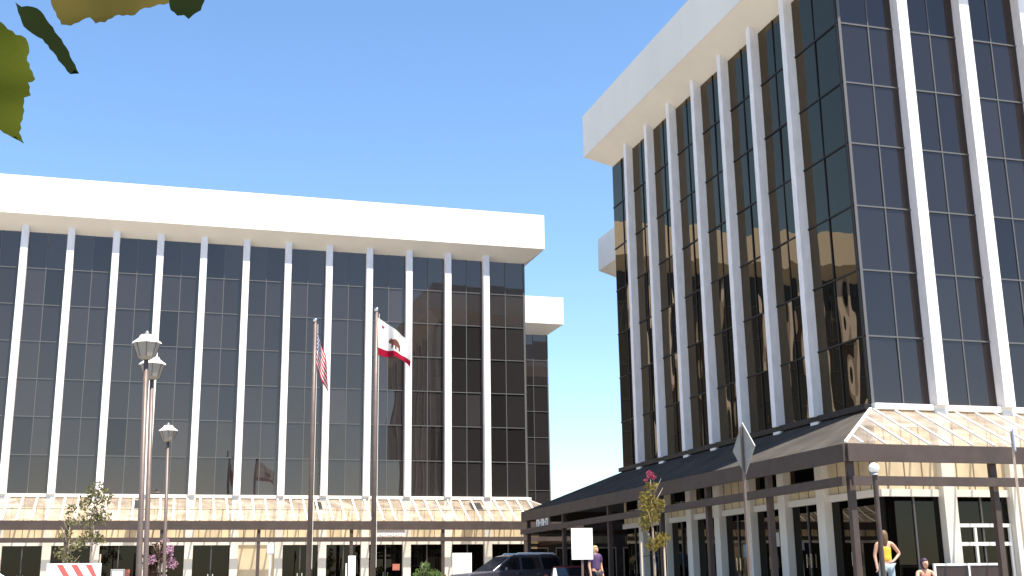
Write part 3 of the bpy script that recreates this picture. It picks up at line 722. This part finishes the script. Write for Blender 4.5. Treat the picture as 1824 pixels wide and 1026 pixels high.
lf2 = thin_mat('yellow_leaf', (.070, .060, .016), (.085, .07, .02), (.038, .042, .010), 16, share=.5)
lf3 = thin_mat('dark_leaf', (.013, .022, .010), (.016, .024, .008), (.006, .013, .007), 14, share=.4)
veinm = mat('leaf_vein', (.12, .13, .04), .7)
def leaf_px(pts, dist, material, mid, bend=.02, tilt=0.0, jag=3.0, seed=0):
    rnd = random.Random(seed); P = []
    n = len(pts)
    for i in range(n):                       # toothed margin
        x0, y0 = pts[i]; x1, y1 = pts[(i + 1) % n]; L_ = math.hypot(x1 - x0, y1 - y0); k = max(1, int(L_ / 7))
        for j in range(k):
            t = j / k; jj = (jag if j % 2 else -jag * .5) * rnd.uniform(.4, 1.3) if j else 0
            P.append((x0 + (x1 - x0) * t + (y1 - y0) / max(L_, 1) * jj, y0 + (y1 - y0) * t - (x1 - x0) / max(L_, 1) * jj))
    cx = sum(p[0] for p in P) / len(P); cy = sum(p[1] for p in P) / len(P)
    def W(x, y):
        q = ray(x, y); q.normalize(); dd = dist + bend * math.sin((x - cx) / 45.0) + tilt * (y - cy) / 100.0 + .004 * math.sin(y / 17.0)
        q = q * dd; q.z += CH; return q
    bm = bmesh.new(); vs = [bm.verts.new((p[0], p[1], 0)) for p in P]; f = bm.faces.new(vs)
    bmesh.ops.triangulate(bm, faces=[f]); bmesh.ops.subdivide_edges(bm, edges=bm.edges[:], cuts=3, use_grid_fill=True)
    for v in bm.verts: v.co = W(v.co.x, v.co.y)
    me = bpy.data.meshes.new('leaf'); bm.to_mesh(me); bm.free(); me.materials.append(material)
    for pl in me.polygons: pl.use_smooth = True
    o = bpy.data.objects.new('leaf', me); sc.collection.objects.link(o); o.parent = r; o.matrix_parent_inverse = Matrix.Translation(r.location).inverted()
    g = MB()
    for ln in mid:
        g.tube([W(*q) - ray(*q).normalized() * .0015 for q in ln], [.0030 - .0016 * i / max(1, len(ln) - 1) for i in range(len(ln))], 5)
    v = g.build('vein', veinm, o); v.matrix_parent_inverse = Matrix.Translation(r.location).inverted()
leaf_px([(0, 38), (14, 52), (28, 62), (46, 68), (52, 86), (48, 108), (63, 141), (50, 147), (55, 170), (43, 174), (41, 205), (34, 236), (43, 256), (28, 243), (14, 240), (0, 231), (-50, 205), (-110, 160), (-150, 90), (-90, 50), (-60, -10), (-25, 15)], 1.12, lf1,
        [[(-60, 40), (-20, 120), (10, 180), (34, 240)], [(-20, 120), (15, 105), (45, 90)], [(-5, 150), (25, 145), (50, 143)], [(-40, 80), (-5, 75), (20, 62)], [(5, 172), (25, 185), (38, 190)]], .02, .05, 2.0, 1)
leaf_px([(27, 4), (38, 12), (58, 12), (73, 20), (88, 42), (104, 64), (118, 84), (129, 108), (141, 131), (133, 124), (125, 132), (110, 114), (94, 92), (76, 70), (58, 60), (42, 47), (36, 30)], 1.42, lf3,
        [[(62, -30), (68, 0), (74, 24), (100, 72), (130, 120)]], .015, .1, 1.2, 2)
leaf_px([(86, -10), (95, 16), (109, 44), (126, 46), (146, 36), (160, 31), (170, 42), (187, 40), (205, 28), (240, 27), (249, 18), (275, 11), (300, 6), (320, -40), (290, -100), (210, -130), (120, -90)], 1.25, lf2,
        [[(200, -60), (170, 0), (128, 44)], [(200, -60), (215, -10), (225, 26)], [(200, -60), (250, -20), (295, 4)]], .02, .05, 1.6, 3)
leaf_px([(298, -6), (304, 18), (316, 28), (328, 27), (336, 34), (346, 25), (358, 18), (366, -4), (372, -60), (330, -90), (290, -50)], 1.36, lf3, [[(325, -60), (335, -10), (336, 30)]], .015, .05, 1.2, 4)
rnd = random.Random(5)
for k in range(7):                            # more leaves along the same boughs, above the frame
    x = rnd.uniform(-420, -210); y = rnd.uniform(-420, -120); s_ = rnd.uniform(.6, 1.0)
    base = [(0, -70), (25, -40), (60, -45), (50, -5), (75, 30), (35, 35), (10, 80), (-25, 38), (-65, 30), (-48, -5), (-62, -42), (-22, -40)]
    an = rnd.uniform(0, 6.28); pts = [(x + s_ * (a * math.cos(an) - b * math.sin(an)), y + s_ * (a * math.sin(an) + b * math.cos(an))) for a, b in base]
    leaf_px(pts, rnd.uniform(1.2, 1.7), (lf1, lf2, lf3)[k % 3], [[(x, y), pts[6]]], .02, .08, 2, 10 + k)

# ------------------------------------------------------------ people
skin = mat('skin', (.48, .27, .19), .55)
def skinned(name, chains, parent, material, sub=1):
    """chains: list of lists of (co, radius); chains join where they share the same coordinates"""
    idx = {}; vs = []; rad = []; es = []
    for ch in chains:
        prev = None
        for co, rd in ch:
            key = tuple(round(c, 4) for c in co)
            if key not in idx: idx[key] = len(vs); vs.append(co); rad.append(rd)
            i = idx[key]
            if prev is not None and prev != i: es.append((prev, i))
            prev = i
    me = bpy.data.meshes.new(name); me.from_pydata(vs, es, []); me.materials.append(material)
    o = bpy.data.objects.new(name, me); sc.collection.objects.link(o); o.parent = parent
    sk = o.modifiers.new('skin', 'SKIN'); sk.use_smooth_shade = True
    for i, rd in enumerate(rad):
        rr = rd if isinstance(rd, tuple) else (rd, rd); me.skin_vertices[0].data[i].radius = rr
    me.skin_vertices[0].data[0].use_root = True
    sb = o.modifiers.new('sub', 'SUBSURF'); sb.levels = sub; sb.render_levels = 2
    return o
def hand(wr, dr, sd):
    """five finger chains from the wrist along dr"""
    wr, dr, sd = Vector(wr), Vector(dr).normalized(), Vector(sd).normalized(); out = []; nrm = dr.cross(sd)
    palm = wr + dr * .08; out.append([(tuple(wr), .024), (tuple(palm), (.034))])
    for k, (off, ln) in enumerate(((-.030, .068), (-.010, .080), (.010, .076), (.029, .058))):
        a = palm + sd * off + dr * .012; b = a + dr * ln * .55 + nrm * .008; c = b + dr * ln * .40 + nrm * .026
        out.append([(tuple(palm), .034), (tuple(a), .011), (tuple(b), .009), (tuple(c), .0075)])
    t0 = wr + dr * .035; t1 = t0 - sd * .045 + dr * .02; t2 = t1 - sd * .012 + dr * .035
    out.append([(tuple(wr), .024), (tuple(t1), .012), (tuple(t2), .009)])
    return out
def head_parts(root, c, face, hairm, long_hair=0.0):
    """head with face features, centre c, looking along face (unit, horizontal)"""
    f = Vector(face).normalized(); s = Vector((f.y, -f.x, 0)); c = Vector(c); g = MB(); u = Vector((0, 0, 1))
    g.ball((0, 0, 0), .098, 16, 12, (.80, 1.0, 1.22))
    me = []
    for v in g.v:
        x, y, z = v; k = 1 - .28 * max(0, -z / .12) ; me.append(tuple(c + s * x * k + f * (y * (1 - .1 * max(0, -z / .12))) + u * z))
    g.v = me
    def blob(dx, dy, dz, rr, sc_=(1, 1, 1)):
        h = MB(); h.ball((0, 0, 0), rr, 8, 6, sc_)
        n0 = len(g.v); g.v += [tuple(c + s * (dx + x) + f * (dy + y) + u * (dz + z)) for x, y, z in h.v]; g.f += [tuple(n0 + i for i in q) for q in h.f]
    blob(0, .098, -.015, .016, (.8, 1.1, 1.5)); blob(.08, 0, -.005, .022, (.4, .8, 1.3)); blob(-.08, 0, -.005, .022, (.4, .8, 1.3)); blob(0, .086, -.06, .014, (1.6, .6, .5))
    g.build('head', skin, root, smooth=True)
    e = MB()
    for sx in (-.034, .034):
        h = MB(); h.ball((0, 0, 0), .011, 8, 6); n0 = len(e.v); e.v += [tuple(c + s * (sx + x) + f * (.083 + y) + u * (.012 + z)) for x, y, z in h.v]; e.f += [tuple(n0 + i for i in q) for q in h.f]
    e.build('eye', M['black'], root, smooth=True)
    hh = MB(); hh.ball((0, 0, 0), .112, 16, 12, (.84, 1.02, 1.16)); out = []
    for x, y, z in hh.v:
        if y > .03 and z < .055: y = .03 + (y - .03) * .1
        zz = z
        if z < -.02 and y < .04: zz = z - long_hair * min(1, (-.02 - z) / .08); x *= 1 + .25 * long_hair
        out.append(tuple(c + s * x + f * (y - .012) + u * (zz + .012)))
    hh.v = out; hh.build('hair', hairm, root, smooth=True)
cloth_o = mat('orange_cloth', (.72, .30, .03), .85, col2=(.60, .40, .04), nscale=6)
denim = mat('pale_denim', (.30, .38, .44), .9, noise=.25, nscale=10)
pa = at(1573, 946, Z=1.70)
r = thing('person', 'person in orange sleeveless top and pale jeans, hand on hip, before near shop front', 'person', (pa.x, pa.y, .15), rz=R(-14))
r.location.z = 0
lsh, rsh = (-.185, 0, 1.40), (.185, 0, 1.40)
lel, rel = (-.25, .02, 1.13), (.36, .03, 1.17)
lwr, rwr = (-.24, -.05, .90), (.20, -.06, 1.02)
body = [[((0, 0, .95), (.15, .11)), ((0, 0, 1.12), (.125, .095)), ((0, 0, 1.30), (.15, .10)), ((0, 0, 1.42), (.09, .07)), ((0, .0, 1.49), .052), ((0, -.015, 1.56), .05)],
        [((0, 0, 1.42), (.09, .07)), (lsh, .055), (lel, .042), (lwr, .028)], [((0, 0, 1.42), (.09, .07)), (rsh, .055), (rel, .042), (rwr, .028)],
        [((0, 0, .95), (.15, .11)), ((-.10, 0, .88), .09), ((-.11, -.02, .48), .06), ((-.12, .02, .09), .042), ((-.12, -.12, .035), .035)],
        [((0, 0, .95), (.15, .11)), ((.10, 0, .88), .09), ((.12, -.03, .48), .06), ((.13, .02, .09), .042), ((.14, -.12, .035), .035)]]
body += hand(lwr, (0, -.15, -1), (0, -1, 0)) + hand(rwr, (-.8, -.1, -.5), (0, -1, .2))
skinned('body', body, r, skin)
skinned('top', [[((0, 0, .93), (.172, .128)), ((0, 0, 1.12), (.146, .114)), ((0, 0, 1.29), (.168, .118)), ((0, 0, 1.36), (.14, .10))]], r, cloth_o)
skinned('jeans', [[((0, 0, .93), (.168, .125)), ((-.10, 0, .86), .108), ((-.11, -.02, .48), .077), ((-.12, .02, .10), .066)], [((0, 0, .93), (.168, .125)), ((.10, 0, .86), .108), ((.12, -.03, .48), .077), ((.13, .02, .10), .066)]], r, denim)
head_parts(r, (0, -.005, 1.585), (.3, 1, 0), mat('light_brown_hair', (.14, .085, .045), .6, noise=.4, nscale=30), .17)

pb_ = at(1643, 995, Y=pa.y - .3)
r = thing('person', 'person with dark hair crouching in a dark red strappy top beside the white window frame', 'person', (pb_.x, pb_.y, 0), rz=R(-10))
hz = pb_.z; dz = hz - 1.09
def q(x, y, z): return (x, y, z + dz * min(1, z / .5))
body = [[(q(0, .08, .30), (.16, .13)), (q(0, .02, .48), (.13, .10)), (q(0, -.04, .66), (.15, .10)), (q(0, -.05, .79), (.09, .07)), (q(0, -.06, .87), .05), (q(0, -.07, .93), .048)],
        [(q(0, -.05, .79), (.09, .07)), (q(-.18, -.05, .77), .053), (q(-.25, -.18, .55), .04), (q(-.12, -.38, .50), .028)], [(q(0, -.05, .79), (.09, .07)), (q(.18, -.05, .77), .053), (q(.25, -.18, .55), .04), (q(.12, -.38, .50), .028)],
        [(q(0, .08, .30), (.16, .13)), (q(-.11, .02, .28), .09), (q(-.17, -.34, .44), .062), ((-.16, -.04, .10), .045), ((-.16, -.18, .035), .036)],
        [(q(0, .08, .30), (.16, .13)), (q(.11, .02, .28), .09), (q(.17, -.34, .44), .062), ((.16, -.04, .10), .045), ((.16, -.18, .035), .036)]]
body += hand(q(-.12, -.38, .50), (.3, -.9, -.2), (1, .3, 0)) + hand(q(.12, -.38, .50), (-.3, -.9, -.2), (-1, .3, 0))
skinned('body', body, r, skin)
skinned('top', [[(q(0, .08, .29), (.176, .145)), (q(0, .02, .48), (.148, .118)), (q(0, -.04, .66), (.168, .118)), (q(0, -.047, .72), (.13, .10))]], r, mat('dark_red_cloth', (.16, .03, .035), .85))
skinned('shorts', [[(q(0, .08, .29), (.175, .145)), (q(-.11, .02, .28), .105), (q(-.15, -.2, .38), .088)], [(q(0, .08, .29), (.175, .145)), (q(.11, .02, .28), .105), (q(.15, -.2, .38), .088)]], r, denim)
head_parts(r, q(0, -.09, .965), (.2, -1, 0), mat('dark_purple_hair', (.035, .02, .045), .5), .03)

pc2 = at(1060, 973, Z=1.70)
r = thing('person', 'person with fair hair in a purple top standing right of the blank white sign', 'person', (pc2.x, pc2.y, 0), rz=R(20))
lwr, rwr = (-.24, -.04, .86), (.24, -.05, .86); lel, rel = (-.24, .03, 1.12), (.24, .03, 1.12)
body = [[((0, 0, .95), (.16, .12)), ((0, 0, 1.12), (.145, .105)), ((0, 0, 1.30), (.165, .11)), ((0, 0, 1.42), (.09, .07)), ((0, .0, 1.49), .055), ((0, -.015, 1.56), .052)],
        [((0, 0, 1.42), (.09, .07)), (lsh, .06), (lel, .044), (lwr, .03)], [((0, 0, 1.42), (.09, .07)), (rsh, .06), (rel, .044), (rwr, .03)],
        [((0, 0, .95), (.16, .12)), ((-.10, 0, .88), .09), ((-.11, -.02, .48), .062), ((-.11, .02, .09), .044), ((-.11, -.12, .035), .036)],
        [((0, 0, .95), (.16, .12)), ((.10, 0, .88), .09), ((.11, -.02, .48), .062), ((.11, .02, .09), .044), ((.11, -.12, .035), .036)]]
body += hand(lwr, (0, -.1, -1), (0, -1, 0)) + hand(rwr, (0, -.1, -1), (0, -1, 0))
skinned('body', body, r, skin)
purple = mat('purple_cloth', (.085, .05, .13), .85, noise=.3, nscale=8)
skinned('top', [[((0, 0, .90), (.185, .14)), ((0, 0, 1.12), (.168, .125)), ((0, 0, 1.30), (.188, .128)), ((0, 0, 1.43), (.11, .085))], [((0, 0, 1.43), (.11, .085)), (lsh, .075), ((-.225, .02, 1.2), .066)], [((0, 0, 1.43), (.11, .085)), (rsh, .075), ((.225, .02, 1.2), .066)]], r, purple)
skinned('trousers', [[((0, 0, .93), (.172, .13)), ((-.10, 0, .86), .108), ((-.11, -.02, .48), .077), ((-.11, .02, .10), .066)], [((0, 0, .93), (.172, .13)), ((.10, 0, .86), .108), ((.11, -.02, .48), .077), ((.11, .02, .10), .066)]], r, mat('dark_trousers', (.03, .028, .035), .9))
head_parts(r, (0, -.005, 1.585), (.2, -1, 0), mat('fair_hair', (.40, .32, .14), .6, noise=.3, nscale=30), .06)
